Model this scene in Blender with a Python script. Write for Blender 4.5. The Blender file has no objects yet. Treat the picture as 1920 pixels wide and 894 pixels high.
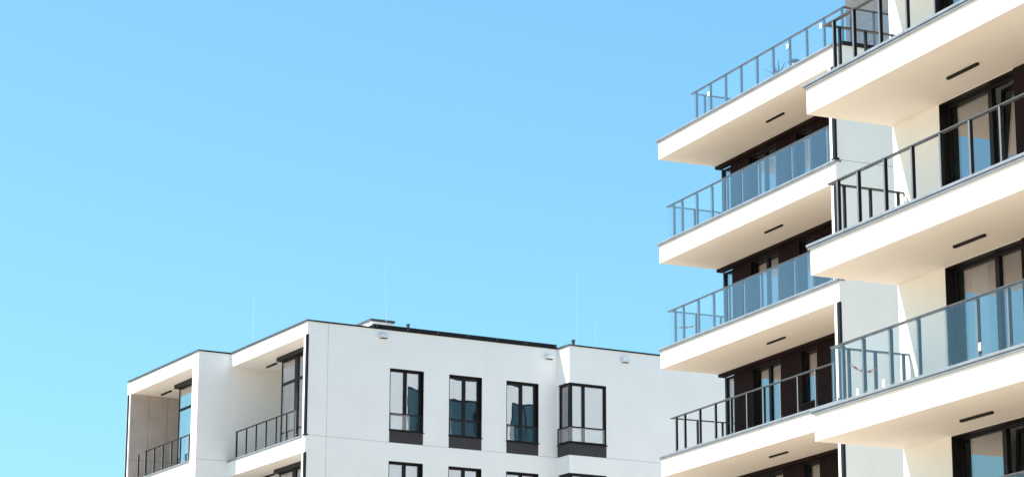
import bpy, bmesh, math, random
from mathutils import Matrix, Vector
random.seed(7)
sc = bpy.context.scene
COL = sc.collection

# ------------------------------------------------------------------ camera
CAM_Z = 1.6
PITCH, ROLL = 0.24265, 0.00347
cam = bpy.data.cameras.new('camera')
cam.sensor_width = 36.0
cam.lens = 4850.5 * 36.0 / 1920.0
cam.clip_start = 0.1
cam.clip_end = 3000
camo = bpy.data.objects.new('camera', cam)
COL.objects.link(camo)
fw = Vector((0, math.cos(PITCH), math.sin(PITCH)))
up = Vector((0, -math.sin(PITCH), math.cos(PITCH)))
rt = Vector((1, 0, 0))
rt2 = rt * math.cos(ROLL) + up * math.sin(ROLL)
up2 = up * math.cos(ROLL) - rt * math.sin(ROLL)
M = Matrix((rt2, up2, -fw)).transposed().to_4x4()
M.translation = Vector((0, 0, CAM_Z))
camo.matrix_world = M
sc.camera = camo

# ------------------------------------------------------------------ sky, sun, exposure
to_sun = Vector((-0.731, 0.041, 1.0)).normalized()
SUN_EL = math.asin(to_sun.z)
world = bpy.data.worlds.new('World')
sc.world = world
world.use_nodes = True
nt = world.node_tree
nt.nodes.clear()
sky = nt.nodes.new('ShaderNodeTexSky')
sky.sky_type = 'NISHITA'
sky.sun_disc = False
sky.sun_elevation = SUN_EL
sky.sun_rotation = math.atan2(to_sun.x, to_sun.y)
sky.altitude = 100
sky.air_density = 1.6
sky.dust_density = 1.0
sky.ozone_density = 1.0
tint = nt.nodes.new('ShaderNodeMix')
tint.data_type = 'RGBA'
tint.blend_type = 'MULTIPLY'
tint.inputs['Factor'].default_value = 1.0
tint.inputs['B'].default_value = (0.455, 0.825, 1.03, 1)
bg = nt.nodes.new('ShaderNodeBackground')
bg.inputs['Strength'].default_value = 0.10
wo = nt.nodes.new('ShaderNodeOutputWorld')
gam = nt.nodes.new('ShaderNodeGamma')
gam.inputs['Gamma'].default_value = 0.85
nt.links.new(sky.outputs[0], gam.inputs['Color'])
nt.links.new(gam.outputs[0], tint.inputs['A'])
nt.links.new(tint.outputs['Result'], bg.inputs['Color'])
nt.links.new(bg.outputs[0], wo.inputs['Surface'])

sun = bpy.data.lights.new('sun', 'SUN')
sun.energy = 5.0
sun.angle = math.radians(0.5)
sun.color = (1.0, 0.95, 0.87)
suno = bpy.data.objects.new('sun', sun)
COL.objects.link(suno)
suno.rotation_euler = to_sun.to_track_quat('Z', 'Y').to_euler()
suno.location = to_sun * 120

sc.view_settings.view_transform = 'Standard'
sc.view_settings.look = 'None'
sc.view_settings.exposure = 1.3
sc.view_settings.gamma = 1.0
sc.view_settings.use_curve_mapping = False


# ------------------------------------------------------------------ materials
def principled(name, col, rough=0.7, metal=0.0, spec=0.5):
    m = bpy.data.materials.new(name)
    m.use_nodes = True
    b = m.node_tree.nodes['Principled BSDF']
    b.inputs['Base Color'].default_value = (*col, 1)
    b.inputs['Roughness'].default_value = rough
    b.inputs['Metallic'].default_value = metal
    b.inputs['Specular IOR Level'].default_value = spec
    return m, m.node_tree, b


def vary(m, t, b, col, scale=1.5, amount=0.06, stretch=(1, 1, 1), bump=0.0, bump_scale=60, bdist=0.004,
         streak=0.0, streak_col=(0.45, 0.42, 0.38)):
    """world-space noise variation of the colour, fine relief, faint rain streaks"""
    geo = t.nodes.new('ShaderNodeNewGeometry')
    mp = t.nodes.new('ShaderNodeMapping')
    mp.inputs['Scale'].default_value = stretch
    t.links.new(geo.outputs['Position'], mp.inputs['Vector'])
    n = t.nodes.new('ShaderNodeTexNoise')
    n.inputs['Scale'].default_value = scale
    n.inputs['Detail'].default_value = 6
    n.inputs['Roughness'].default_value = 0.6
    t.links.new(mp.outputs[0], n.inputs['Vector'])
    r = t.nodes.new('ShaderNodeMapRange')
    r.inputs['From Min'].default_value = 0.3
    r.inputs['From Max'].default_value = 0.7
    r.inputs['To Min'].default_value = 1 - amount
    r.inputs['To Max'].default_value = 1 + amount * 0.6
    t.links.new(n.outputs['Fac'], r.inputs['Value'])
    mx = t.nodes.new('ShaderNodeMix')
    mx.data_type = 'RGBA'
    mx.blend_type = 'MULTIPLY'
    mx.inputs['Factor'].default_value = 1
    mx.inputs['A'].default_value = (*col, 1)
    t.links.new(r.outputs[0], mx.inputs['B'])
    out = mx.outputs['Result']
    if streak:
        mp2 = t.nodes.new('ShaderNodeMapping')
        mp2.inputs['Scale'].default_value = (4, 4, 0.3)
        t.links.new(geo.outputs['Position'], mp2.inputs['Vector'])
        n2 = t.nodes.new('ShaderNodeTexNoise')
        n2.inputs['Scale'].default_value = 0.7
        n2.inputs['Detail'].default_value = 4
        t.links.new(mp2.outputs[0], n2.inputs['Vector'])
        r2 = t.nodes.new('ShaderNodeMapRange')
        r2.inputs['From Min'].default_value = 0.55
        r2.inputs['From Max'].default_value = 0.8
        r2.inputs['To Min'].default_value = 0
        r2.inputs['To Max'].default_value = streak
        t.links.new(n2.outputs['Fac'], r2.inputs['Value'])
        m2 = t.nodes.new('ShaderNodeMix')
        m2.data_type = 'RGBA'
        t.links.new(r2.outputs[0], m2.inputs['Factor'])
        t.links.new(out, m2.inputs['A'])
        m2.inputs['B'].default_value = (*streak_col, 1)
        out = m2.outputs['Result']
    t.links.new(out, b.inputs['Base Color'])
    if bump:
        nb = t.nodes.new('ShaderNodeTexNoise')
        nb.inputs['Scale'].default_value = bump_scale
        nb.inputs['Detail'].default_value = 3
        t.links.new(geo.outputs['Position'], nb.inputs['Vector'])
        bp = t.nodes.new('ShaderNodeBump')
        bp.inputs['Strength'].default_value = bump
        bp.inputs['Distance'].default_value = bdist
        t.links.new(nb.outputs['Fac'], bp.inputs['Height'])
        t.links.new(bp.outputs[0], b.inputs['Normal'])
    return m


def mat(name, col, rough=0.7, metal=0.0, spec=0.5, **kw):
    m, t, b = principled(name, col, rough, metal, spec)
    if kw:
        vary(m, t, b, col, **kw)
    return m


def glass(name, tint_col, ior=1.5, gain=1.0, wave=0.0, rough=0.0, wscale=0.8, refl=(1.0, 0.94, 0.98)):
    """clear pane: see-through tint plus mirror reflection by Fresnel"""
    m = bpy.data.materials.new(name)
    m.use_nodes = True
    t = m.node_tree
    t.nodes.clear()
    o = t.nodes.new('ShaderNodeOutputMaterial')
    mix = t.nodes.new('ShaderNodeMixShader')
    tr = t.nodes.new('ShaderNodeBsdfTransparent')
    tr.inputs['Color'].default_value = (*tint_col, 1)
    gl = t.nodes.new('ShaderNodeBsdfGlossy')
    gl.inputs['Roughness'].default_value = rough
    gl.inputs['Color'].default_value = (*refl, 1)
    fr = t.nodes.new('ShaderNodeFresnel')
    gb = t.nodes.new('ShaderNodeNewGeometry')
    io = t.nodes.new('ShaderNodeMapRange')      # same Fresnel on both faces of the sheet
    io.inputs['To Min'].default_value = ior
    io.inputs['To Max'].default_value = 1.0 / ior
    t.links.new(gb.outputs['Backfacing'], io.inputs['Value'])
    t.links.new(io.outputs[0], fr.inputs['IOR'])
    mu = t.nodes.new('ShaderNodeMath')
    mu.operation = 'MULTIPLY'
    mu.use_clamp = True
    mu.inputs[1].default_value = gain
    t.links.new(fr.outputs[0], mu.inputs[0])
    t.links.new(mu.outputs[0], mix.inputs['Fac'])
    t.links.new(tr.outputs[0], mix.inputs[1])
    t.links.new(gl.outputs[0], mix.inputs[2])
    t.links.new(mix.outputs[0], o.inputs['Surface'])
    if wave:
        geo = t.nodes.new('ShaderNodeNewGeometry')
        n = t.nodes.new('ShaderNodeTexNoise')
        n.inputs['Scale'].default_value = wscale
        n.inputs['Detail'].default_value = 1
        t.links.new(geo.outputs['Position'], n.inputs['Vector'])
        bp = t.nodes.new('ShaderNodeBump')
        bp.inputs['Strength'].default_value = 1.0
        bp.inputs['Distance'].default_value = wave
        t.links.new(n.outputs['Fac'], bp.inputs['Height'])
        t.links.new(bp.outputs[0], gl.inputs['Normal'])
    return m


WHITE = mat('white_render', (0.86, 0.86, 0.855), 0.92, spec=0.2, scale=0.9, amount=0.03, bump=0.25, bump_scale=140,
            bdist=0.003, streak=0.045)
CREAM = mat('cream_white_render', (0.87, 0.835, 0.78), 0.92, spec=0.2, scale=0.9, amount=0.03, bump=0.25, bump_scale=140,
            bdist=0.003, streak=0.045)
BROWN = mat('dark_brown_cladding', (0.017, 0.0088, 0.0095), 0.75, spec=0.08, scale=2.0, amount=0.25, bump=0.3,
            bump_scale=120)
ANTHR = mat('anthracite_frame', (0.008, 0.0068, 0.0078), 0.5, spec=0.22, scale=4, amount=0.15)
PANEL = mat('spandrel_plum_grey', (0.022, 0.017, 0.024), 0.5, scale=3, amount=0.15)
RAIL = mat('railing_steel', (0.075, 0.077, 0.084), 0.38, metal=0.25, scale=5, amount=0.15)
RAILD = mat('railing_steel_dark', (0.014, 0.0135, 0.0145), 0.45, spec=0.3, scale=5, amount=0.15)
ZINC = mat('zinc_coping', (0.27, 0.285, 0.31), 0.45, metal=0.45, scale=2.5, amount=0.2, bump=0.15, bump_scale=14)
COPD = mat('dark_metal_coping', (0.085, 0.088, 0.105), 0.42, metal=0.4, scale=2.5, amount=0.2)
BLACK = mat('black_metal', (0.008, 0.008, 0.010), 0.5, spec=0.25, scale=4, amount=0.2)
LAMP = mat('black_lamp_housing', (0.008, 0.006, 0.006), 0.55, spec=0.2, scale=6, amount=0.2)
STEEL = mat('bolt_steel', (0.55, 0.55, 0.56), 0.3, metal=0.9, scale=9, amount=0.1)
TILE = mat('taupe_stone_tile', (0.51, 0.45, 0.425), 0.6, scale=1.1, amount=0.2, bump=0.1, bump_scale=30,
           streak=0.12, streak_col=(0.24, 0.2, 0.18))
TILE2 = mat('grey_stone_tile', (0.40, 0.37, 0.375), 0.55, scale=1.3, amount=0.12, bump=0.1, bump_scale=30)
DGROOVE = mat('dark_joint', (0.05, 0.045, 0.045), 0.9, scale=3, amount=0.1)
GROOVE = mat('joint_sealant', (0.42, 0.42, 0.42), 0.9, scale=3, amount=0.1)
ROOMW = mat('room_plaster', (0.62, 0.60, 0.56), 0.9, scale=0.8, amount=0.06)
CURTAIN = mat('curtain_cloth', (0.62, 0.62, 0.64), 0.95, scale=3, amount=0.08)
STICK = mat('white_sticker', (0.85, 0.85, 0.83), 0.6, scale=9, amount=0.04)
VENT = mat('vent_white', (0.72, 0.73, 0.75), 0.6, scale=4, amount=0.06)
ROD = mat('aluminium_rod', (0.75, 0.77, 0.8), 0.35, metal=0.6, scale=4, amount=0.06)
DECK = mat('balcony_deck', (0.24, 0.175, 0.11), 0.85, scale=2, amount=0.15)
TRED = mat('tape_red', (0.55, 0.04, 0.03), 0.6, scale=8, amount=0.1)
TWHITE = mat('tape_white', (0.8, 0.78, 0.76), 0.6, scale=8, amount=0.05)
GLASS_B = glass('balustrade_glass', (0.965, 0.98, 0.98), 1.52, 1.5, wave=0.0008, wscale=1.1)
GLASS_N = glass('near_balustrade_glass', (0.97, 0.975, 0.968), 1.52, 0.9, wave=0.0008, wscale=1.1)
POST_LIT = mat('post_sunlit_grey', (0.15, 0.155, 0.17), 0.4, metal=0.1, scale=5, amount=0.12)  # grey of a sunlit post side, sunlight put into the colour
GLASS_W = glass('window_glass', (0.72, 0.78, 0.77), 1.55, 3.0, wave=0.0012)
GLASS_F = glass('facade_window_glass', (0.62, 0.69, 0.72), 1.6, 6.0, wave=0.0024, wscale=1.5, refl=(0.96, 0.96, 1.0))
LEAF = mat('agave_leaf', (0.10, 0.17, 0.19), 0.5, scale=9, amount=0.3)
POT = mat('terracotta', (0.42, 0.24, 0.18), 0.8, scale=6, amount=0.15)
CLOTHB = mat('black_cloth', (0.015, 0.015, 0.017), 0.9, scale=9, amount=0.3)
CLOTHP = mat('pale_cloth', (0.7, 0.6, 0.58), 0.9, scale=9, amount=0.1)
BULB = mat('bulb_glass', (0.7, 0.7, 0.68), 0.2, scale=9, amount=0.05)
PAVE = mat('sandy_paving', (0.345, 0.28, 0.21), 0.9, scale=0.25, amount=0.18, bump=0.3, bump_scale=6, bdist=0.01)


# ------------------------------------------------------------------ mesh helpers
def link(o, parent=None):
    COL.objects.link(o)
    if parent is not None:
        o.parent = parent
        if parent.type == 'MESH':            # coordinates are given in the block's frame
            o.location = Vector(o.location) - Vector(parent.location)
    return o


_cache = {}


def box_mesh(dx, dy, dz, m, bev):
    key = (round(dx, 4), round(dy, 4), round(dz, 4), m.name, bev)
    if key in _cache:
        return _cache[key]
    bm = bmesh.new()
    bmesh.ops.create_cube(bm, size=1)
    bmesh.ops.scale(bm, vec=(dx, dy, dz), verts=bm.verts)
    b = min(bev, 0.25 * min(dx, dy, dz))
    if b > 0.0004:
        bmesh.ops.bevel(bm, geom=bm.edges[:], offset=b, segments=1, affect='EDGES')
    me = bpy.data.meshes.new('box')
    bm.to_mesh(me)
    bm.free()
    me.materials.append(m)
    _cache[key] = me
    return me


def box(name, parent, x0, x1, y0, y1, z0, z1, m, bev=0.006):
    me = box_mesh(x1 - x0, y1 - y0, z1 - z0, m, bev)
    o = bpy.data.objects.new(name, me)
    o.location = ((x0 + x1) / 2, (y0 + y1) / 2, (z0 + z1) / 2)
    return link(o, parent)


def boxes(name, parent, lst, m, bev=0.004):
    """several boxes joined in one part"""
    bm = bmesh.new()
    for (x0, x1, y0, y1, z0, z1) in lst:
        g = bmesh.ops.create_cube(bm, size=1)
        vs = g['verts']
        bmesh.ops.scale(bm, vec=(x1 - x0, y1 - y0, z1 - z0), verts=vs)
        bmesh.ops.translate(bm, vec=((x0 + x1) / 2, (y0 + y1) / 2, (z0 + z1) / 2), verts=vs)
        b = min(bev, 0.2 * min(x1 - x0, y1 - y0, z1 - z0))
        if b > 0.0004:
            es = list({e for v in vs for e in v.link_edges})
            bmesh.ops.bevel(bm, geom=es, offset=b, segments=1, affect='EDGES')
    me = bpy.data.meshes.new(name)
    bm.to_mesh(me)
    bm.free()
    me.materials.append(m)
    return link(bpy.data.objects.new(name, me), parent)


def cyl(name, parent, p0, p1, r, m, seg=10):
    bm = bmesh.new()
    p0, p1 = Vector(p0), Vector(p1)
    d = p1 - p0
    bmesh.ops.create_cone(bm, cap_ends=True, segments=seg, radius1=r, radius2=r, depth=d.length)
    bmesh.ops.transform(bm, matrix=Matrix.Translation((p0 + p1) / 2) @ d.to_track_quat('Z', 'Y').to_matrix().to_4x4(),
                        verts=bm.verts)
    me = bpy.data.meshes.new(name)
    bm.to_mesh(me)
    bm.free()
    me.materials.append(m)
    return link(bpy.data.objects.new(name, me), parent)


def holed(name, parent, axis, c0, c1, a0, a1, z0, z1, holes, m):
    """wall slab with real openings. axis 's': slab between s=c0..c1, running along v (a) ;
       axis 'v': slab between v=c0..c1, running along s (a). holes: (a0,a1,z0,z1)"""
    A = sorted({a0, a1, *[min(max(h[i], a0), a1) for h in holes for i in (0, 1)]})
    Z = sorted({z0, z1, *[min(max(h[i], z0), z1) for h in holes for i in (2, 3)]})
    nA, nZ = len(A) - 1, len(Z) - 1

    def solid(i, j):
        if i < 0 or j < 0 or i >= nA or j >= nZ:
            return False
        ca, cz = (A[i] + A[i + 1]) / 2, (Z[j] + Z[j + 1]) / 2
        return not any(h[0] < ca < h[1] and h[2] < cz < h[3] for h in holes)
    V, F, idx = [], [], {}

    def P(c, a, z):
        k = (c, a, z)
        if k not in idx:
            idx[k] = len(V)
            V.append((c, a, z) if axis == 's' else (a, c, z))
        return idx[k]
    for i in range(nA):
        for j in range(nZ):
            if not solid(i, j):
                continue
            p, q, r, s = A[i], A[i + 1], Z[j], Z[j + 1]
            F.append([P(c1, p, r), P(c1, q, r), P(c1, q, s), P(c1, p, s)])
            F.append([P(c0, p, r), P(c0, p, s), P(c0, q, s), P(c0, q, r)])
            if not solid(i - 1, j):
                F.append([P(c0, p, r), P(c1, p, r), P(c1, p, s), P(c0, p, s)])
            if not solid(i + 1, j):
                F.append([P(c0, q, r), P(c0, q, s), P(c1, q, s), P(c1, q, r)])
            if not solid(i, j - 1):
                F.append([P(c0, p, r), P(c0, q, r), P(c1, q, r), P(c1, p, r)])
            if not solid(i, j + 1):
                F.append([P(c0, p, s), P(c1, p, s), P(c1, q, s), P(c0, q, s)])
    me = bpy.data.meshes.new(name)
    me.from_pydata(V, [], F)
    bm = bmesh.new()
    bm.from_mesh(me)
    bmesh.ops.recalc_face_normals(bm, faces=bm.faces)
    bm.to_mesh(me)
    bm.free()
    me.materials.append(m)
    return link(bpy.data.objects.new(name, me), parent)


def room(parent, x0, x1, y0, y1, z0, z1, open_side, m=None):
    """inside of a room: a shell left open towards its window"""
    m = m or ROOMW
    t = 0.05
    sides = {'x0': (x0 - t, x0, y0, y1, z0, z1), 'x1': (x1, x1 + t, y0, y1, z0, z1),
             'y0': (x0 - t, x1 + t, y0 - t, y0, z0, z1), 'y1': (x0 - t, x1 + t, y1, y1 + t, z0, z1)}
    for k in open_side.split():
        del sides[k]
    lst = list(sides.values()) + [(x0 - t, x1 + t, y0, y1, z0 - t, z0), (x0 - t, x1 + t, y0, y1, z1, z1 + t)]
    return boxes('room_interior', parent, lst, m, 0)


def curtain(parent, axis, c, a0, a1, z0, z1, m=None):
    """hanging pleated cloth with thickness"""
    n = max(8, int((a1 - a0) / 0.025))
    V, F = [], []
    ph = random.random() * 6
    for i in range(n + 1):
        a = a0 + (a1 - a0) * i / n
        w = 0.025 * math.sin(i * 1.25 + ph) + 0.012 * math.sin(i * 0.53 + ph * 2)
        for d in (0, 0.006):
            for z in (z0, z1):
                V.append((c + w + d, a, z) if axis == 's' else (a, c + w + d, z))
    for i in range(n):
        b, e = 4 * i, 4 * i + 4
        F += [(b, e, e + 1, b + 1), (b + 2, b + 3, e + 3, e + 2), (b + 1, e + 1, e + 3, b + 3), (b, b + 2, e + 2, e)]
    me = bpy.data.meshes.new('curtain')
    me.from_pydata(V, [], F)
    me.materials.append(m or CURTAIN)
    return link(bpy.data.objects.new('curtain', me), parent)


def thing(name, label, cat, loc=(0, 0, 0), rz=0.0, group=None):
    o = bpy.data.objects.new(name, None)
    o.location = loc
    o.rotation_euler = (0, 0, rz)
    o['label'] = label
    o['category'] = cat
    if group:
        o['group'] = group
    return link(o)


def tag(o, label, cat, group=None):
    o['label'] = label
    o['category'] = cat
    if group:
        o['group'] = group
    return o


# ------------------------------------------------------------------ ground
def sheet(name, x0, x1, y0, y1, z, m):
    me = bpy.data.meshes.new(name)
    me.from_pydata([(x0, y0, z), (x1, y0, z), (x1, y1, z), (x0, y1, z)], [], [(0, 1, 2, 3)])
    me.materials.append(m)
    o = link(bpy.data.objects.new(name, me))
    o['kind'] = 'structure'
    return o


sheet('ground', -900, 900, -900, 900, 0.0, PAVE)

# ------------------------------------------------------------------ frames of the three blocks
# local axes: x = s (along the balcony front, towards the viewer), y = v (into the block), z up
AR, AL = 0.41648, 0.50540
Z_R = 20.2106 + CAM_Z
Z_L = 17.1440 + CAM_Z
Z_N = 14.0258 + CAM_Z
far_block = thing('apartment_block', 'white apartment block with dark brown balcony walls and glass railings beside the sky',
                  'building', (4.1193, 70.2832, 0), AR - math.pi / 2, 'white modern apartment blocks')
near_block = thing('apartment_block', 'nearest white apartment block at the right edge with wide balconies and large dark windows',
                   'building', (5.3550, 45.1391, 0), AR - math.pi / 2, 'white modern apartment blocks')
low_block = thing('apartment_block', 'lower white apartment block on the left with tall narrow windows and roof rods',
                  'building', (-6.4644, 80.2115, 0), AL - math.pi / 2, 'white modern apartment blocks')


def railing(block, z0, top, line, posts, m, glass_panes=None, post_w=0.045, post_d=0.06, hand=(0.085, 0.028),
            handrails=None, bolt=True, face=True, gmat=None, hm=None):
    """line posts given as (x, y, direction); handrails boxes; glass boxes.  returns the railing part"""
    hw, ht = hand
    r = boxes('railing', block, handrails, hm or RAIL, 0.003)
    for (x, y, d) in posts:
        w, dd = (post_w, post_d) if d == 's' else (post_d, post_w)
        box('post', r, x - w / 2, x + w / 2, y - dd / 2, y + dd / 2, z0, top - ht - 0.002, m, 0.004)
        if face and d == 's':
            box('post_sunlit_face', r, x - w / 2, x + w / 2, y - dd / 2 - 0.010, y - dd / 2, z0, top - ht - 0.004, POST_LIT, 0.002)  # added paler strip paints sunlight on the outer side of the dark post
        if bolt:
            box('bolt', r, x + w / 2, x + w / 2 + 0.012, y - 0.012, y + 0.012, z0 + 0.13, z0 + 0.154, STEEL, 0.003)
    for g in (glass_panes or []):
        box('glass_pane', r, *g, gmat or GLASS_B, 0.0)
    return r


# ================================================================== FAR BLOCK (R)
B = far_block
Z = Z_R
LF = 9.55
H = 3.0
T = 0.52
VBK = 17.0
NST = 7                       # storeys down to the ground


def dark_door(block, x0, x1, zt, zb, yw, depth=0.17, split=None, sill=None, tilt=False, room_d=3.2, wall_m=None,
              curtain_at=None, gm=None):
    """recessed glazed door or window in a wall facing -v; returns the window part"""
    f = 0.07
    yf0, yf1 = yw + depth, yw + depth + 0.08
    lst = [(x0, x0 + f, yf0, yf1, zb, zt), (x1 - f, x1, yf0, yf1, zb, zt),
           (x0 + f, x1 - f, yf0, yf1, zt - f, zt), (x0 + f, x1 - f, yf0, yf1, zb, zb + f)]
    # dark lined reveals
    lst += [(x0 - 0.002, x0 + 0.02, yw - 0.004, yf0, zb, zt), (x1 - 0.02, x1 + 0.002, yw - 0.004, yf0, zb, zt),
            (x0 + 0.02, x1 - 0.02, yw - 0.004, yf0, zt - 0.02, zt + 0.002)]
    if split:
        lst.append((split - 0.06, split + 0.06, yf0 - 0.012, yf1, zb + f, zt - f))
    w = boxes('window', block, lst, ANTHR, 0.003)
    cuts = [x0 + f] + ([split] if split else []) + [x1 - f]
    for i in range(len(cuts) - 1):
        a = cuts[i] + (0.06 if i else 0)
        b = cuts[i + 1] - (0.06 if split and i == 0 else 0)
        if tilt and i == 1:
            # sash tilted inwards at its head
            s = boxes('sash', w, [(-(b - a) / 2, -(b - a) / 2 + 0.06, -0.03, 0.03, 0, zt - zb - 2 * f),
                                  ((b - a) / 2 - 0.06, (b - a) / 2, -0.03, 0.03, 0, zt - zb - 2 * f),
                                  (-(b - a) / 2 + 0.06, (b - a) / 2 - 0.06, -0.03, 0.03, zt - zb - 2 * f - 0.06, zt - zb - 2 * f),
                                  (-(b - a) / 2 + 0.06, (b - a) / 2 - 0.06, -0.03, 0.03, 0, 0.06)], ANTHR, 0.003)
            s.location = ((a + b) / 2, yf0 + 0.07, zb + f)
            s.rotation_euler = (-0.065, 0, 0)
            p = box('pane', w, -(b - a) / 2 + 0.06, (b - a) / 2 - 0.06, -0.01, 0.01, 0.06, zt - zb - 2 * f - 0.06, gm or GLASS_W, 0)
            # box() centres the mesh: rotate about the sash foot
            c = Vector(p.location)
            R = Matrix.Rotation(-0.065, 3, 'X')
            p.rotation_euler = (-0.065, 0, 0)
            p.location = Vector(s.location) + R @ c
        else:
            box('pane', w, a, b, yf0 + 0.03, yf0 + 0.05, zb + f, zt - f, gm or GLASS_W, 0)
    if sill:
        boxes('sill', w, [(x0 - 0.02, x1 + 0.02, yw - 0.05, yf0 + 0.02, zb - 0.03, zb - 0.002)], ANTHR, 0.003)
    room(w, x0 - 0.6, x1 + 0.6, yf1 + 0.01, yf1 + room_d, zb - (0.0 if not sill else 0.9), zt + 0.02, 'y0', wall_m)
    if curtain_at:
        for (a, b) in curtain_at:
            curtain(w, 'v', yf1 + 0.16, a, b, zb + 0.03, zt - 0.03)
    return w


def seams(parent, x0, x1, y0, y1, zt, m, step=2.1):
    """raised cover strips where two lengths of coping meet"""
    x = x0 + step * 0.6
    while x < x1 - 0.3:
        box('coping_seam', parent, x - 0.03, x + 0.03, y0 - 0.003, y1, zt - 0.03, zt + 0.004, m, 0.002)
        x += step


# storeys ----------------------------------------------------------
for k in range(NST):
    zt = Z - H * k                                   # top of this slab
    zs = zt - T                                      # its soffit
    sl = box('balcony_slab', B, 0.0, LF - 0.25, 0.0, 2.0, zs, zt, CREAM, 0.008)
    if True:
        e = LF + 0.035 if k == 0 else LF + 0.02
        cop = [(-0.05, e, -0.05, 0.16, zt + 0.002, zt + 0.055), (-0.05, 0.16, 0.16, 2.3, zt + 0.002, zt + 0.052),
               (-0.035, e - 0.01, -0.035, -0.004, zt - 0.035, zt + 0.002)]
        boxes('coping', sl, cop, ZINC, 0.004)
        seams(sl, 0.0, LF, -0.05, 0.158, zt + 0.055, ZINC)
    box('floor_finish', sl, 0.162, LF - 0.252, 0.162, 1.99, zt + 0.003, zt + 0.03, DECK, 0)
    # recessed linear lamp under the slab
    off = 4.6 if k == 0 else 4.4
    if k < 5:
        box('soffit_lamp', sl, off, off + 0.92, 0.865, 0.925, zs - 0.045, zs - 0.001, LAMP, 0.004)
    # end wall towards the viewer: one wall panel per storey, open joint between panels
    j1 = Z + 0.065 if k == 0 else Z - H * (k - 1) - 2.93 - 0.008
    j0 = max(0.0, Z - H * k - 2.93 + 0.008)
    w = box('wall_panel', B, LF - 0.25, LF, 0.0, VBK, j0, j1, CREAM, 0.006)
    # storey below the slab
    zf = max(0.0, zt - H + 0.05)
    if k < 4:
        holes = [(1.58, 3.17, zf, zs - 0.09), (4.22, 5.07, zt - H + 0.95, zs - 0.09)]
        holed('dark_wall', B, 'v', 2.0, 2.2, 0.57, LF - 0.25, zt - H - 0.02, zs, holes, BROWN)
        dark_door(B, 1.58, 3.17, zs - 0.09, zf, 2.0, 0.11, split=2.38)
        dark_door(B, 4.22, 5.07, zs - 0.09, zt - H + 0.95, 2.0, 0.10, sill=True,
                  curtain_at=[(4.75, 5.02)] if k == 3 else None)
        # glazed corner
        f = 0.07
        cz0, cz1 = zf, zs - 0.085
        cw = boxes('window', B, [(0.02, 0.12, 2.0, 2.10, cz0, cz1), (0.50, 0.57, 2.02, 2.10, cz0, cz1),
                                 (0.12, 0.50, 2.03, 2.09, cz1 - f, cz1), (0.12, 0.50, 2.03, 2.09, cz0, cz0 + f),
                                 (0.03, 0.09, 2.10, 3.0, cz1 - f, cz1), (0.03, 0.09, 2.10, 3.0, cz0, cz0 + f),
                                 (0.02, 0.10, 2.93, 3.0, cz0 + f, cz1 - f)], ANTHR, 0.003)
        box('pane', cw, 0.12, 0.50, 2.05, 2.07, cz0 + f, cz1 - f, GLASS_W, 0)
        box('pane', cw, 0.05, 0.07, 2.10, 2.93, cz0 + f, cz1 - f, GLASS_W, 0)
        # flat dark head projecting under the soffit
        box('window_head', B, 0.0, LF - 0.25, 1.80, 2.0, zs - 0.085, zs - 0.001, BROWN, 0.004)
        # black corner profile on the end wall
        boxes('corner_profile', B, [(LF - 0.105, LF + 0.018, -0.018, 0.05, zt - H + 0.06, zs - 0.01),
                                    (LF - 0.125, LF + 0.05, -0.05, 0.09, zt - H + 0.058, zt - H + 0.10)], BLACK, 0.003)
    else:
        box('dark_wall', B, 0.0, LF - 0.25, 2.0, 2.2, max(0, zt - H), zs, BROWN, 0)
# far end wall with its windows (mirrored in the windows of the lower block)
VB = 17.0
ends = [(6.55, 7.7, -4.2, -1.74), (8.45, 11.1, -4.6, -1.97), (11.4, 12.75, -4.6, -1.88), (8.4, 11.9, -1.22, -0.3),
        (5.0, 5.5, -1.2, -0.4)]
hl = [(p, q, Z + r, Z + t) for (p, q, r, t) in ends]
holed('wall_panel', B, 's', 0.10, 0.30, 3.0, VB, Z - 5.9, Z - 0.006, hl, WHITE)
holed('wall_panel', B, 's', 0.10, 0.30, 3.0, VB, 0.0, Z - 5.915, [], CREAM)
for h in hl:
    mid = (h[0] + h[1]) / 2
    w = boxes('window', B, [(0.14, 0.20, h[0], h[0] + 0.08, h[2], h[3]), (0.14, 0.20, h[1] - 0.08, h[1], h[2], h[3]),
                            (0.14, 0.20, h[0] + 0.08, h[1] - 0.08, h[3] - 0.08, h[3]),
                            (0.14, 0.20, h[0] + 0.08, h[1] - 0.08, h[2], h[2] + 0.08),
                            (0.14, 0.20, mid - 0.05, mid + 0.05, h[2] + 0.08, h[3] - 0.08)], ANTHR, 0.003)
    box('pane', w, 0.16, 0.18, h[0] + 0.08, mid - 0.05, h[2] + 0.08, h[3] - 0.08, GLASS_W, 0)
    box('pane', w, 0.16, 0.18, mid + 0.05, h[1] - 0.08, h[2] + 0.08, h[3] - 0.08, GLASS_W, 0)
    room(w, 0.24, 2.6, h[0] - .06, h[1] + .06, h[2], h[3], 'x0')
box('back_wall', B, 0.0, LF, VB, VB + 0.25, 0, Z + 0.06, CREAM)
box('roof_deck', B, 0.3, LF - 0.25, 2.2, VB, Z - 0.3, Z - 0.002, DECK)
boxes('parapet_coping', B, [(LF - 0.31, LF + 0.05, 0.27, VB + 0.3, Z + 0.068, Z + 0.16)], BLACK, 0.004)
# joint backing behind the open joints of the end wall
for k in range(NST - 1):
    box('joint_backing', B, LF - 0.24, LF - 0.012, 0.01, VB - 0.01, Z - H * k - 2.937, Z - H * k - 2.923, GROOVE, 0)

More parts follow.
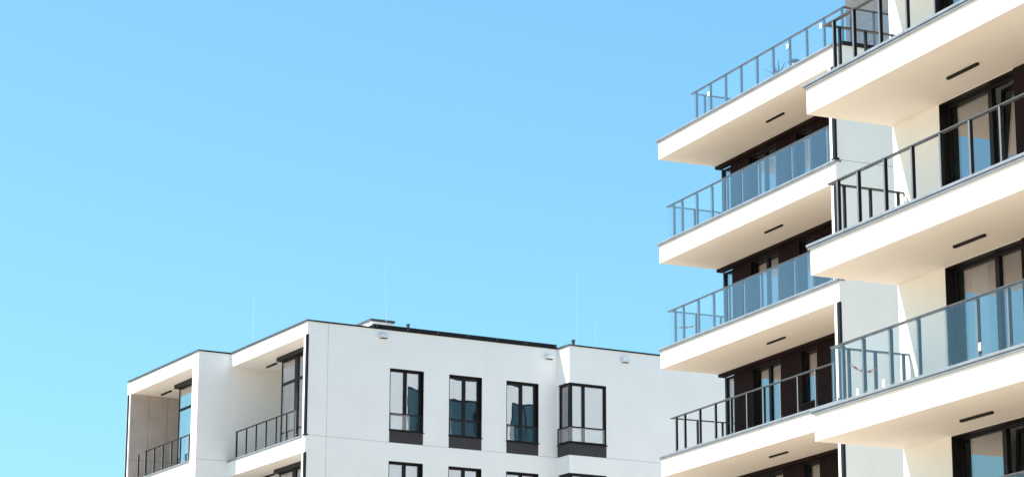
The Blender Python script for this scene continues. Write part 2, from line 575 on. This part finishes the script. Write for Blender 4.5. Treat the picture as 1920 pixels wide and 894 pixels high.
# railings
# roof terrace (k=0): glass, set back
zt = Z
top = zt + 1.10
ps = [1.56, 2.39] + [2.39 + 0.872 * i for i in range(1, 9)]
posts = [(x, 0.42, 's') for x in ps if x < 9.4] + [(1.42, 0.75, 'v'), (1.42, 1.5, 'v'), (9.46, 0.62, 'v'), (9.46, 1.28, 'v'),
                                                   (9.46, 1.95, 'v')]
edges = [1.36] + [x for x in ps[1:] if x < 9.4] + [9.52]
panes = [(edges[i] + 0.008, edges[i + 1] - 0.008, 0.352, 0.366, zt + 0.08, top - 0.035) for i in range(len(edges) - 1)]
panes += [(9.512, 9.526, 0.40, 1.27, zt + 0.19, top - 0.035), (9.512, 9.526, 1.29, 2.15, zt + 0.19, top - 0.035),
          (1.352, 1.366, 0.40, 1.6, zt + 0.08, top - 0.035)]
r0 = railing(B, zt + 0.05, top, None, posts, RAIL, panes,
             handrails=[(1.33, 9.56, 0.35, 0.43, top - 0.028, top), (1.35, 1.43, 0.43, 2.2, top - 0.030, top - 0.003),
                        (9.45, 9.53, 0.43, 3.2, top - 0.030, top - 0.003)])
for (x, dz) in ((2.33, 0.80), (6.68, 0.88), (8.37, 0.92)):
    box('sticker', r0, x, x + 0.10, 0.347, 0.3505, zt + dz - 0.06, zt + dz + 0.06, STICK, 0)
# floors k=1,2 glass, k=3 bars only
for k in (1, 2, 3, 4):
    zt = Z - H * k
    top = zt + 1.11
    ps = [0.45] + [0.95 + 0.874 * i for i in range(0, 10)]
    posts = [(x, 0.25, 's') for x in ps if x < 9.1] + [(0.25, 1.0, 'v'), (0.25, 1.78, 'v')]
    if k == 3:
        hr = [(0.14, 9.3, 0.20, 0.285, top - 0.028, top), (0.17, 0.25, 0.285, 2.0, top - 0.030, top - 0.003)]
    else:
        hr = [(0.13, 9.3, 0.165, 0.245, top - 0.028, top), (0.17, 0.25, 0.245, 2.0, top - 0.030, top - 0.003)]
    panes = []
    if k in (1, 2):
        ed = [0.17] + [x for x in ps[1:] if x < 9.1] + [9.28]
        panes = [(ed[i] + 0.008, ed[i + 1] - 0.008, 0.172, 0.186, zt + 0.03, top - 0.035) for i in range(len(ed) - 1)]
        panes += [(0.16, 0.174, 0.20, 1.0, zt + 0.06, top - 0.035), (0.16, 0.174, 1.02, 1.95, zt + 0.06, top - 0.035)]
    railing(B, zt + 0.05, top, None, posts, RAIL if k != 3 else RAILD, panes, handrails=hr)

# penthouse on the roof terrace: shaded stone-clad wall under a wide eave
PX0, PV = 6.63, 2.2
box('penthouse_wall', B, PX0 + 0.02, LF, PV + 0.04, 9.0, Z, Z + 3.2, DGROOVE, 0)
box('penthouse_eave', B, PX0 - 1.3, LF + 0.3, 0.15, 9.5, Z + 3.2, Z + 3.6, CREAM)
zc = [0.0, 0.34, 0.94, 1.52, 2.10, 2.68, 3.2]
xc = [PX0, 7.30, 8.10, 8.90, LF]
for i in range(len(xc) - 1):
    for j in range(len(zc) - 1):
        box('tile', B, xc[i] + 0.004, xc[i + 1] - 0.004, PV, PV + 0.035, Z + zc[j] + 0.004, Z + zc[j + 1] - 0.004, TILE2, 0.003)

# ================================================================== NEAR BLOCK (N)
B = near_block
Z = Z_N
VM = 1.82
LN = 16.0
for k in range(-1, 5):
    zt = Z - H * k
    zs = zt - T
    sl = box('balcony_slab', B, 0.0, LN, 0.0, VM, zs, zt, CREAM, 0.008)
    cop = [(-0.06, LN, -0.055, 0.16, zt + 0.002, zt + 0.05), (-0.055, 0.16, 0.16, VM, zt + 0.002, zt + 0.047),
           (-0.035, LN, -0.035, -0.004, zt - 0.045, zt + 0.002)]
    boxes('coping', sl, cop, ZINC, 0.004)
    seams(sl, 0.0, LN, -0.055, 0.158, zt + 0.05, ZINC)
    box('floor_finish', sl, 0.162, LN - 0.01, 0.162, VM - 0.002, zt + 0.003, zt + 0.03, DECK, 0)
    box('soffit_lamp', sl, 2.97, 3.90, 1.045, 1.105, zs - 0.045, zs - 0.001, LAMP, 0.004)
    box('soffit_lamp', sl, 9.97, 10.90, 1.045, 1.105, zs - 0.045, zs - 0.001, LAMP, 0.004)
    zf = max(0.0, zt - H)
    fl = zf + 0.04
    if k < 4:
        holes = [(1.55, 3.87, fl, zs - 0.012), (5.1, 6.7, fl, zs - 0.012)]
        holed('wall', B, 'v', VM, VM + 0.22, 0.0, LN, zf, zt, holes, CREAM)
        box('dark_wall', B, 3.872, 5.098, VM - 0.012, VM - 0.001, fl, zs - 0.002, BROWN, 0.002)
        dark_door(B, 1.55, 3.87, zs - 0.014, fl, VM, 0.16, split=2.92, tilt=(k in (0, 2)), room_d=3.6,
                  curtain_at=[(1.75, 2.25)] if k == 1 else None)
        dark_door(B, 5.1, 6.7, zs - 0.014, fl, VM, 0.16, split=5.9, room_d=3.6)
    else:
        box('wall', B, 0.0, LN, VM, VM + 0.22, zf, zt, CREAM)
    # rails
    top = zt + 1.15
    ps = [0.58] + [1.27 + 0.876 * i for i in range(17)]
    posts = [(x, 0.28, 's') for x in ps if x < LN] + [(0.30, 0.56, 'v'), (0.30, 1.11, 'v'), (0.30, 1.70, 'v')]
    gl = k >= 2
    yh = 0.20 if gl else 0.235
    hr = [(0.26, LN, yh, yh + 0.085, top - 0.028, top), (0.26, 0.345, yh + 0.085, VM - 0.01, top - 0.030, top - 0.003)]
    panes = []
    if gl:
        ed = [0.27] + [x for x in ps[1:] if x < LN] + [LN]
        panes = [(ed[i] + 0.008, ed[i + 1] - 0.008, 0.205, 0.220, zt + 0.03, top - 0.035) for i in range(len(ed) - 1)]
        panes += [(0.255, 0.269, 0.23, 1.1, zt + 0.06, top - 0.035), (0.255, 0.269, 1.12, 1.78, zt + 0.06, top - 0.035)]
    r = railing(B, zt + 0.045, top, None, posts, RAILD, panes, handrails=hr, gmat=GLASS_N)
    if k == 2:
        for x, dz in ((4.86, 0.30), (1.95, 0.20), (1.10, 0.19)):
            box('sticker', r, x, x + 0.07, 0.199, 0.2035, zt + dz - 0.065, zt + dz + 0.065, STICK, 0)
    if k == 1:
        pass
for zz in (Z - H + 0.98,):
    box('wall_socket', B, 0.36, 0.44, VM - 0.05, VM - 0.001, zz - 0.05, zz + 0.05, VENT, 0.01)
box('wall', B, 0.002, 0.25, VM + 0.221, 12.0, 0, Z + H + 0.02, CREAM)
box('back_wall', B, 0.0, LN, 12.0, 12.25, 0, Z + H, CREAM)
box('end_wall', B, LN - 0.25, LN - 0.002, VM + 0.221, 12.0, 0, Z + H + 0.02, CREAM)
box('roof_deck', B, 0.25, LN - 0.25, VM + 0.22, 12.0, Z + H - 0.3, Z + H - 0.05, DECK)

# ================================================================== LOWER BLOCK (L)
B = low_block
Z = Z_L
AV, AS0, AS1 = -1.16, -12.72, -6.19
CV, CS = 9.14, 0.76
VR = 22.0
zj = [0.0] + [-3.63 - 3 * i for i in range(6)]          # joints between wall panels
G = 0.007
WV = [(2.93, 4.15), (5.075, 6.285), (7.20, 8.41)]
for i in range(len(zj)):
    zt_ = Z + zj[i] - (G if i else 0)
    zb_ = max(0.0, Z + zj[i + 1] + G) if i + 1 < len(zj) else 0.0
    wt = Z - 1.23 - 3.0 * i
    wb = Z - 3.63 - 3.0 * i
    hl = [(a, b, wb, wt) for a, b in WV] if i < 2 else []
    holed('wall_panel', B, 's', -0.25, 0.0, 0.0, 0.73 - G, zb_, zt_, [], WHITE)
    holed('wall_panel', B, 's', -0.25, 0.0, 0.73 + G, CV, zb_, zt_, hl, WHITE)
    hc = [(CV, 10.56, wb, wt)] if i < 2 else []
    holed('wall_panel', B, 's', CS - 0.25, CS, CV, VR, zb_, zt_, hc, WHITE)
    holed('wall_panel', B, 'v', CV, CV + 0.25, 0.0, CS - 0.25, zb_, zt_, [(0.05, CS - 0.25, wb, wt)] if i < 2 else [], WHITE)
    # wing A: its near fin
    holed('wall_panel', B, 's', AS1 - 0.51, AS1, AV, 2.6, zb_, zt_, [], WHITE)
    if i < 2:
        for n, (a, b) in enumerate(WV):
            f = 0.06
            zb2 = wb + 0.40
            fr = [(-0.19, -0.11, a + 0.02, a + 0.02 + f, zb2, wt - 0.02), (-0.19, -0.11, b - 0.06 - f, b - 0.02, zb2, wt - 0.02),
                  (-0.19, -0.11, a + 0.02 + f, b - 0.06 - f, wt - 0.02 - f, wt - 0.02),
                  (-0.19, -0.11, a + 0.02 + f, b - 0.06 - f, zb2, zb2 + f),
                  (-0.19, -0.10, (a + b) / 2 - 0.055, (a + b) / 2 + 0.055, zb2 + f, wt - 0.02 - f),
                  (-0.25, 0.003, a - 0.002, a + 0.02, zb2, wt), (-0.25, 0.003, b - 0.02, b + 0.002, zb2, wt),
                  (-0.25, 0.003, a + 0.02, b - 0.02, wt - 0.02, wt + 0.002)]
            w = boxes('window', B, fr, ANTHR, 0.003)
            mid = (a + b) / 2
            box('pane', w, -0.16, -0.14, a + 0.02 + f, mid - 0.055, zb2 + f, wt - 0.02 - f, GLASS_F, 0)
            box('pane', w, -0.16, -0.14, mid + 0.055, b - 0.06 - f, zb2 + f, wt - 0.02 - f, GLASS_F, 0)
            box('spandrel_panel', w, -0.06, -0.006, a + 0.001, b - 0.001, wb + 0.004, zb2 - 0.024, PANEL, 0.003)
            box('sill', w, -0.12, 0.05, a - 0.02, b + 0.03, zb2 - 0.022, zb2, ANTHR, 0.003)
            gz0, gz1 = zb2 + 0.01, zb2 + 0.56
            boxes('guard_frame', w, [(-0.05, -0.01, a + 0.022, b - 0.022, gz1 - 0.035, gz1), (-0.05, -0.01, a + 0.022, b - 0.022, gz0, gz0 + 0.03),
                                     (-0.05, -0.01, a + 0.022, a + 0.05, gz0 + 0.03, gz1 - 0.035),
                                     (-0.05, -0.01, b - 0.05, b - 0.022, gz0 + 0.03, gz1 - 0.035)], ANTHR, 0.003)
            box('guard_glass', w, -0.036, -0.024, a + 0.05, b - 0.05, gz0 + 0.03, gz1 - 0.035, GLASS_B, 0)
            room(w, -3.4, -0.26, a - 0.5, b + 0.5, zb2 - 0.3, wt + 0.05, 'x1')
            if (n, i) in ((0, 0), (2, 0), (1, 1)):
                curtain(w, 's', -0.36, mid + 0.02, b - 0.05, zb2, wt)
            if (n, i) in ((1, 0),):
                curtain(w, 's', -0.36, a, a + 0.35, zb2, wt)
        # corner window of the forward block
        zb2 = wb + 0.40
        f = 0.07
        e0, e1 = CS - 0.14, CS - 0.03
        fr = [(e0, e1, CV + 0.03, CV + 0.14, zb2, wt), (e0 + 0.03, e1, 10.47, 10.54, zb2, wt - 0.02),
              (e0 + 0.03, e1, CV + 0.14, 10.47, wt - 0.02 - f, wt - 0.02), (e0 + 0.03, e1, CV + 0.14, 10.47, zb2, zb2 + f),
              (e0 + 0.03, e1, 9.65, 9.76, zb2 + f, wt - 0.02 - f),
              (0.07, 0.14, CV + 0.03, CV + 0.11, zb2, wt), (0.14, e0, CV + 0.03, CV + 0.11, wt - 0.02 - f, wt - 0.02),
              (0.14, e0, CV + 0.03, CV + 0.11, zb2, zb2 + f),
              (CS - 0.25, CS + 0.003, 10.54, 10.562, zb2, wt),
              (0.05, CS + 0.004, CV - 0.004, 10.54, wt - 0.02, wt + 0.002)]
        w = boxes('window', B, fr, ANTHR, 0.003)
        box('pane', w, e0 + 0.06, e0 + 0.08, CV + 0.14, 9.65, zb2 + f, wt - 0.02 - f, GLASS_F, 0)
        box('pane', w, e0 + 0.06, e0 + 0.08, 9.76, 10.47, zb2 + f, wt - 0.02 - f, GLASS_F, 0)
        box('pane', w, 0.14, e0, CV + 0.06, CV + 0.08, zb2 + f, wt - 0.02 - f, GLASS_W, 0)
        boxes('spandrel_panel', w, [(CS - 0.06, CS + 0.006, CV - 0.006, 10.565, wb - 0.004, zb2 - 0.024),
                                    (-0.03, CS - 0.06, CV - 0.006, CV + 0.06, wb - 0.004, zb2 - 0.024)], PANEL, 0.003)
        boxes('sill', w, [(CS - 0.14, CS + 0.045, CV - 0.045, 10.60, zb2 - 0.022, zb2),
                          (-0.04, CS - 0.14, CV - 0.045, CV + 0.12, zb2 - 0.022, zb2)], ANTHR, 0.003)
        gz0, gz1 = zb2 + 0.02, zb2 + 0.55
        boxes('guard_frame', w, [(CS - 0.02, CS + 0.02, CV - 0.02, 10.53, gz1 - 0.035, gz1), (CS - 0.02, CS + 0.02, CV - 0.02, 10.53, gz0, gz0 + 0.035),
                                 (0.02, CS - 0.02, CV - 0.02, CV + 0.02, gz1 - 0.035, gz1), (0.02, CS - 0.02, CV - 0.02, CV + 0.02, gz0, gz0 + 0.035),
                                 (CS - 0.02, CS + 0.02, 10.50, 10.53, gz0 + 0.035, gz1 - 0.035),
                                 (0.02, 0.05, CV - 0.02, CV + 0.02, gz0 + 0.035, gz1 - 0.035)], ANTHR, 0.003)
        box('guard_glass', w, CS - 0.006, CS + 0.006, CV, 10.50, gz0 + 0.035, gz1 - 0.035, GLASS_B, 0)
        box('guard_glass', w, 0.05, CS - 0.01, CV - 0.006, CV + 0.006, gz0 + 0.035, gz1 - 0.035, GLASS_B, 0)
        room(w, -3.4, CS - 0.26, CV + 0.27, 11.2, zb2 - 0.3, wt + 0.05, 'x1 y0')
        box('roller_blind', w, 0.52, 0.528, CV + 0.16, 9.66, zb2 + 0.02, wt - 0.10, CURTAIN, 0)
        box('roller_blind', w, 0.52, 0.528, 9.74, 10.46, zb2 + 0.02, wt - 0.12, CURTAIN, 0)
for i in range(1, len(zj)):
    z_ = Z + zj[i]
    boxes('joint_backing', B, [(-0.24, -0.010, 0.01, CV, z_ - 0.012, z_ + 0.012), (CS - 0.24, CS - 0.010, CV + 0.01, VR, z_ - 0.012, z_ + 0.012),
                               (0.0, CS - 0.24, CV + 0.010, CV + 0.24, z_ - 0.012, z_ + 0.012),
                               (AS1 - 0.5, AS1 - 0.010, AV + 0.010, 2.6, z_ - 0.012, z_ + 0.012)], GROOVE, 0)
box('joint_backing', B, -0.24, -0.008, 0.73 - 0.012, 0.73 + 0.012, 0, Z - 0.02, GROOVE, 0)
# facade vents
for (s, v) in ((0.0, 2.52), (0.0, 8.66), (CS, 11.15)):
    vz = Z - (0.16 if v < 3 else 0.235)
    w = boxes('wall_vent', B, [(s - 0.01, s + 0.16, v, v + 0.26, vz - 0.13, vz), (s + 0.002, s + 0.02, v - 0.03, v + 0.29, vz - 0.16, vz + 0.03)],
              VENT, 0.012)
    box('vent_grille', w, s + 0.02, s + 0.145, v + 0.02, v + 0.24, vz - 0.142, vz - 0.1305, BLACK, 0.002)

# loggia of wing B (between the fin of wing A and the front facade)
zs_levels = [(-0.45, 0.0), (-4.17, -3.67), (-7.17, -6.67), (-10.17, -9.67), (-13.17, -12.67), (-16.17, -15.67)]
for n, (a, b) in enumerate(zs_levels):
    slb = box('balcony_slab', B, AS1, -0.25, 0.0, 3.4, Z + a, Z + b - (0.004 if n == 0 else 0), WHITE, 0.006)
    sla = box('balcony_slab', B, AS0 + 0.25, AS1 - 0.51, AV, 2.6, Z + a - 0.012, Z + b - (0.004 if n == 0 else 0), WHITE, 0.006)
    if n:
        boxes('coping', slb, [(AS1 + 0.001, -0.25, -0.04, 0.12, Z + b + 0.002, Z + b + 0.045)], ZINC, 0.004)
        boxes('coping', sla, [(AS0 + 0.25, AS1 - 0.515, AV - 0.04, AV + 0.12, Z + b + 0.002, Z + b + 0.045)], ZINC, 0.004)
    if n:
        box('floor_finish', slb, AS1 + 0.002, -0.252, 0.122, 3.39, Z + b + 0.003, Z + b + 0.025, DECK, 0)
        box('floor_finish', sla, AS0 + 0.252, AS1 - 0.512, AV + 0.122, 2.59, Z + b + 0.003, Z + b + 0.025, DECK, 0)
    if n < 3:
        lo = Z + a
        box('soffit_lamp', slb, -5.46, -4.66, 0.97, 1.04, lo - 0.05, lo - 0.001, LAMP, 0.004)
        box('soffit_lamp', sla, -11.95, -11.05, -0.24, -0.17, lo - 0.062, lo - 0.013, LAMP, 0.004)
        fl = Z + zs_levels[n + 1][1] + 0.02
        # glazed room standing in the loggia, under a dark head
        for (s0, s1, vh, lo2) in ((-3.91, -0.25, 0.67, lo), (-10.1, AS1 - 0.51, -0.47, lo - 0.012)):
            box('window_head', B, s0, s1, vh, vh + 0.5, lo2 - 0.135, lo2 - 0.001, BLACK, 0.004)
            g0 = s0 + 0.12
            gt = lo2 - 0.136
            trz = Z - 1.37 if n == 0 else lo2 - 0.92
            vg = vh + 0.15
            ms = (s0 + 1.32) if s0 > -5 else (s0 + 1.5)
            f = 0.05
            w = boxes('window', B, [(g0, g0 + 0.035, vg, vg + 0.06, fl, gt), (g0 + 0.035, s1, vg, vg + 0.06, gt - f, gt),
                                    (g0 + 0.035, s1, vg, vg + 0.06, fl, fl + f), (s1 - f, s1, vg, vg + 0.06, fl + f, gt - f),
                                    (ms - 0.14, ms + 0.14, vg - 0.01, vg + 0.07, fl + f, gt - f),
                                    (g0 + 0.035, ms - 0.14, vg, vg + 0.06, trz - 0.045, trz + 0.045),
                                    (ms + 0.14, s1 - f, vg, vg + 0.06, trz - 0.045, trz + 0.045),
                                    (g0, g0 + 0.05, vg + 0.06, vg + 2.2, gt - f, gt), (g0, g0 + 0.05, vg + 0.06, vg + 2.2, fl, fl + f)],
                      ANTHR, 0.003)
            for (p0, p1) in ((g0 + 0.035, ms - 0.14), (ms + 0.14, s1 - f)):
                box('pane', w, p0, p1, vg + 0.02, vg + 0.04, fl + f, trz - 0.045, GLASS_W, 0)
                box('pane', w, p0, p1, vg + 0.02, vg + 0.04, trz + 0.045, gt - f, GLASS_W, 0)
            box('pane', w, g0 + 0.012, g0 + 0.032, vg + 0.06, vg + 2.2, fl + f, gt - f, GLASS_W, 0)
            room(w, g0 + 0.1, s1 - 0.06, vg + 2.2, vg + 3.0, fl - 0.01, gt + 0.01, 'x0 y0')
            curtain(w, 'v', vg + 0.25, g0 + 0.15, ms - 0.35, fl + 0.02, gt - 0.03)
        box('loggia_wall', B, AS1, -3.5, 2.6, 2.8, fl - 0.3, lo, WHITE, 0)
        box('loggia_wall', B, AS0 + 0.25, -9.8, 1.9, 2.1, fl - 0.3, lo - 0.012, WHITE, 0)
        # black corner profile at the facade edge
        zb_ = Z + zs_levels[n + 1][1]
        boxes('corner_profile', B, [(-0.10, 0.016, -0.016, 0.05, zb_ + 0.05, lo - 0.012 if n else lo + 0.03),
                                    (-0.13, 0.055, -0.05, 0.08, zb_ + 0.02, zb_ + 0.06)], BLACK, 0.003)
# stone-clad far fin of wing A, tiles one by one
box('fin', B, AS0, AS0 + 0.19, AV, 3.2, 0, Z - 0.47, WHITE, 0)
box('tile_backing', B, AS0 + 0.191, AS0 + 0.225, AV + 0.004, 3.2, 0, Z - 0.47, DGROOVE, 0)
vt = [AV, -0.47, 0.25, 0.97, 1.69, 2.4]
zt_l = [-0.46, -2.80, -5.14, -7.5]
for i in range(len(vt) - 1):
    for j in range(len(zt_l) - 1):
        box('tile', B, AS0 + 0.226, AS0 + 0.25, vt[i] + 0.005, vt[i + 1] - 0.005, Z + zt_l[j + 1] + 0.005, Z + zt_l[j] - 0.005, TILE, 0.003)
box('tile_edge', B, AS0 - 0.02, AS0 + 0.10, AV - 0.03, AV - 0.001, 0, Z - 0.462, BLACK, 0.003)
box('fin_cap', B, AS0, AS0 + 0.25, AV - 0.001, 2.6, Z - 0.46, Z - 0.004, WHITE, 0.004)

# railings of the two loggias
for n in (1, 2):
    zt = Z + zs_levels[n][1]
    top = zt + 0.99
    ps = [-5.76 + 0.805 * i for i in range(6)] + [-1.06, -0.95]
    railing(B, zt + 0.045, top, None, [(x, 0.12, 's') for x in ps], RAILD,
            handrails=[(-5.82, -0.92, 0.085, 0.155, top - 0.025, top)], post_w=0.04, post_d=0.05, hm=RAILD)
    psa = [-11.78, -11.08] + [-10.27 + 0.8 * i for i in range(5)]
    railing(B, zt + 0.045, top, None, [(x, AV + 0.12, 's') for x in psa], RAILD,
            handrails=[(-11.12, AS1 - 0.52, AV + 0.085, AV + 0.155, top - 0.025, top)], post_w=0.04, post_d=0.05, hm=RAILD)

# roof edge
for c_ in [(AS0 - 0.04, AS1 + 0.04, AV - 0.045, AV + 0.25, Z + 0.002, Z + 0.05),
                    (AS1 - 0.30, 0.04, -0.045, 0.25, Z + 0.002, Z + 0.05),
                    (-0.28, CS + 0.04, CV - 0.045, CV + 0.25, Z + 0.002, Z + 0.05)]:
    box('coping', B, *c_, COPD, 0.004)  # sun-facing edges: same coping painted paler to carry the sunlight
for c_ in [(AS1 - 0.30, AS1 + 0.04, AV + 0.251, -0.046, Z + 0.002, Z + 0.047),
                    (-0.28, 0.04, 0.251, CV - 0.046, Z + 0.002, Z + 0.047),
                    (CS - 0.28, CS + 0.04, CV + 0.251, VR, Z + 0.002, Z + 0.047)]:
    box('coping', B, *c_, BLACK, 0.004)  # edges turned from the sun: shade painted in as black
gu = boxes('roof_gutter', B, [(-0.30, 0.05, 2.30, CV - 0.05, Z + 0.051, Z + 0.15)], BLACK, 0.006)
for i in range(7):
    v = 2.42 + i * 1.1
    box('bolt', gu, 0.05, 0.062, v - 0.012, v + 0.012, Z + 0.07, Z + 0.094, STEEL, 0.003)
box('roof_deck', B, AS0 + 0.25, -0.25, 0.26, VR, Z - 0.30, Z - 0.10, DECK)
box('back_wall', B, AS0 - 0.25, AS0 - 0.021, AV + 0.05, VR, 0, Z - 0.005, WHITE)
box('end_wall', B, AS0 - 0.25, CS - 0.002, VR + 0.001, VR + 0.25, 0, Z - 0.005, WHITE)
ch = boxes('chimney', B, [(-4.10, -3.05, 3.72, 4.52, Z - 0.2, Z + 0.96)], WHITE, 0.006)
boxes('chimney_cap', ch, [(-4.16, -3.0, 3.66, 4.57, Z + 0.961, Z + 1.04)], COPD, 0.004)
for (s, v, r_, t) in ((-1.5, 4.305, 0.05, 0.63), (-0.8, 10.215, 0.055, 0.58)):
    c = cyl('vent_pipe', B, (s, v, Z - 0.1), (s, v, Z + t - 0.05), r_, RAIL, 14)
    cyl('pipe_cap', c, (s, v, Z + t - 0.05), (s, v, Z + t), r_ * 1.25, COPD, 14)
for (s, v, lean, t) in ((-2.7, 4.13, -0.10, 2.92), (-8.0, 1.56, -0.02, 2.57), (-3.0, 11.63, 0.06, 3.51), (-3.0, 12.38, 0.02, 1.87)):
    c = cyl('lightning_rod', B, (s, v, Z - 0.1), (s, v + lean, Z + t), 0.006, ROD, 8)
    box('rod_foot', c, s - 0.12, s + 0.12, v - 0.12, v + 0.12, Z - 0.10, Z - 0.02, GROOVE, 0.01)

# ================================================================== loose things
def local(block, p):
    a = block.rotation_euler.z
    x, y = p[0] * math.cos(a) - p[1] * math.sin(a), p[0] * math.sin(a) + p[1] * math.cos(a)
    return Vector((block.location.x + x, block.location.y + y, p[2]))


def tape(block, pts, label):
    """sagging striped ribbon, real stripes"""
    P = [local(block, p) for p in pts]
    o0 = P[0].copy()
    n = 40
    V, F, MI = [], [], []

    def at(t):
        t *= len(P) - 1
        i = min(int(t), len(P) - 2)
        return P[i].lerp(P[i + 1], t - i)
    for i in range(n + 1):
        t = i / n
        c = at(t) - o0
        tw = 0.5 * math.sin(t * 7)
        u = Vector((math.sin(tw) * 0.3, math.sin(tw) * 0.5, 1)).normalized() * 0.022
        nn = Vector((0.02, -0.05, 0)).normalized() * 0.0015
        V += [c - u - nn, c + u - nn, c - u + nn, c + u + nn]
    for i in range(n):
        b, e = 4 * i, 4 * i + 4
        for q in ((b, e, e + 1, b + 1), (b + 2, b + 3, e + 3, e + 2), (b + 1, e + 1, e + 3, b + 3), (b, b + 2, e + 2, e)):
            F.append(q)
            MI.append((i // 5) % 2)
    me = bpy.data.meshes.new('barrier_tape')
    me.from_pydata(V, [], F)
    me.materials.append(TWHITE)
    me.materials.append(TRED)
    for p, mi in zip(me.polygons, MI):
        p.material_index = mi
    o = link(bpy.data.objects.new('barrier_tape', me))
    o.location = o0
    return tag(o, label, 'barrier tape', 'striped barrier tapes')


tape(far_block, [(0.285, 0.42, Z_R - 5.36), (0.29, 0.72, Z_R - 5.33), (0.285, 1.02, Z_R - 5.24)],
     'red and white barrier tape tied across the glass railing above the lower block')
tape(near_block, [(0.335, 0.56, Z_N - 5.15), (0.34, 0.75, Z_N - 5.24), (0.34, 0.95, Z_N - 5.25), (0.335, 1.11, Z_N - 5.18)],
     'red and white barrier tape tied across the end of the near glass balcony')

# spiky potted plant on the roof terrace
pl = thing('potted_plant', 'spiky blue green potted plant behind the roof terrace glass', 'plant', local(far_block, (5.62, 0.72, Z_R)))
bm = bmesh.new()
bmesh.ops.create_cone(bm, cap_ends=True, segments=16, radius1=0.13, radius2=0.19, depth=0.36)
bmesh.ops.translate(bm, vec=(0, 0, 0.18), verts=bm.verts)
me = bpy.data.meshes.new('pot')
bm.to_mesh(me)
bm.free()
me.materials.append(POT)
link(bpy.data.objects.new('pot', me), pl)
for i in range(16):
    a = i * 2.4
    ln = 0.42 + 0.16 * random.random()
    el = 0.7 + 0.75 * (i / 16)
    V, F = [], []
    for j in range(5):
        t = j / 4
        wd = 0.035 * (1 - t) ** 0.7 + 0.001
        rr = ln * t * math.cos(el - 0.35 * t)
        zz = 0.34 + ln * t * math.sin(el - 0.35 * t)
        cx, cy = rr * math.cos(a), rr * math.sin(a)
        px, py = -math.sin(a) * wd, math.cos(a) * wd
        V += [(cx + px, cy + py, zz), (cx, cy, zz - 0.012 * (1 - t)), (cx - px, cy - py, zz)]
    for j in range(4):
        b = 3 * j
        F += [(b, b + 1, b + 4, b + 3), (b + 1, b + 2, b + 5, b + 4)]
    me = bpy.data.meshes.new('leaf')
    me.from_pydata(V, [], F)
    me.materials.append(LEAF)
    link(bpy.data.objects.new('leaf', me), pl)

# dark cushion with a pale edge beside the plant
bn = thing('cushion', 'small black cushion with pale underside beside a terrace railing post', 'cushion',
           local(far_block, (6.45, 0.72, Z_R)))
stool_h = 0.42
for nm, (r1, r2, z0_, m_) in {'cover': (0.17, 0.10, stool_h + 0.14, CLOTHB), 'underside': (0.16, 0.09, stool_h + 0.06, CLOTHP),
                              'seat_base': (0.15, 0.21, stool_h - 0.21, CLOTHB)}.items():
    bm = bmesh.new()
    bmesh.ops.create_uvsphere(bm, u_segments=16, v_segments=10, radius=1)
    for v in bm.verts:
        v.co.x *= r1 * (1 + 0.1 * math.sin(5 * v.co.z))
        v.co.y *= r1
        v.co.z = v.co.z * r2 + z0_
    for f_ in bm.faces:
        f_.smooth = True
    me = bpy.data.meshes.new(nm)
    bm.to_mesh(me)
    bm.free()
    me.materials.append(m_)
    link(bpy.data.objects.new(nm, me), bn)

# bare bulb on its wire inside the lowest large window
zc_ = Z_N - 2 * H - T + 0.0
lp = thing('pendant_bulb', 'bare bulb hanging on a wire inside the lowest large dark framed window', 'lamp',
           local(near_block, (3.05, 2.75, zc_)))
cyl('wire', lp, (0, 0, 0.0), (0.01, 0, -0.42), 0.006, BLACK, 6)
cyl('socket', lp, (0.01, 0, -0.50), (0.01, 0, -0.42), 0.022, BLACK, 10)
bm = bmesh.new()
bmesh.ops.create_uvsphere(bm, u_segments=12, v_segments=8, radius=0.04)
bmesh.ops.translate(bm, vec=(0.01, 0, -0.54), verts=bm.verts)
me = bpy.data.meshes.new('bulb')
bm.to_mesh(me)
bm.free()
me.materials.append(BULB)
link(bpy.data.objects.new('bulb', me), lp)
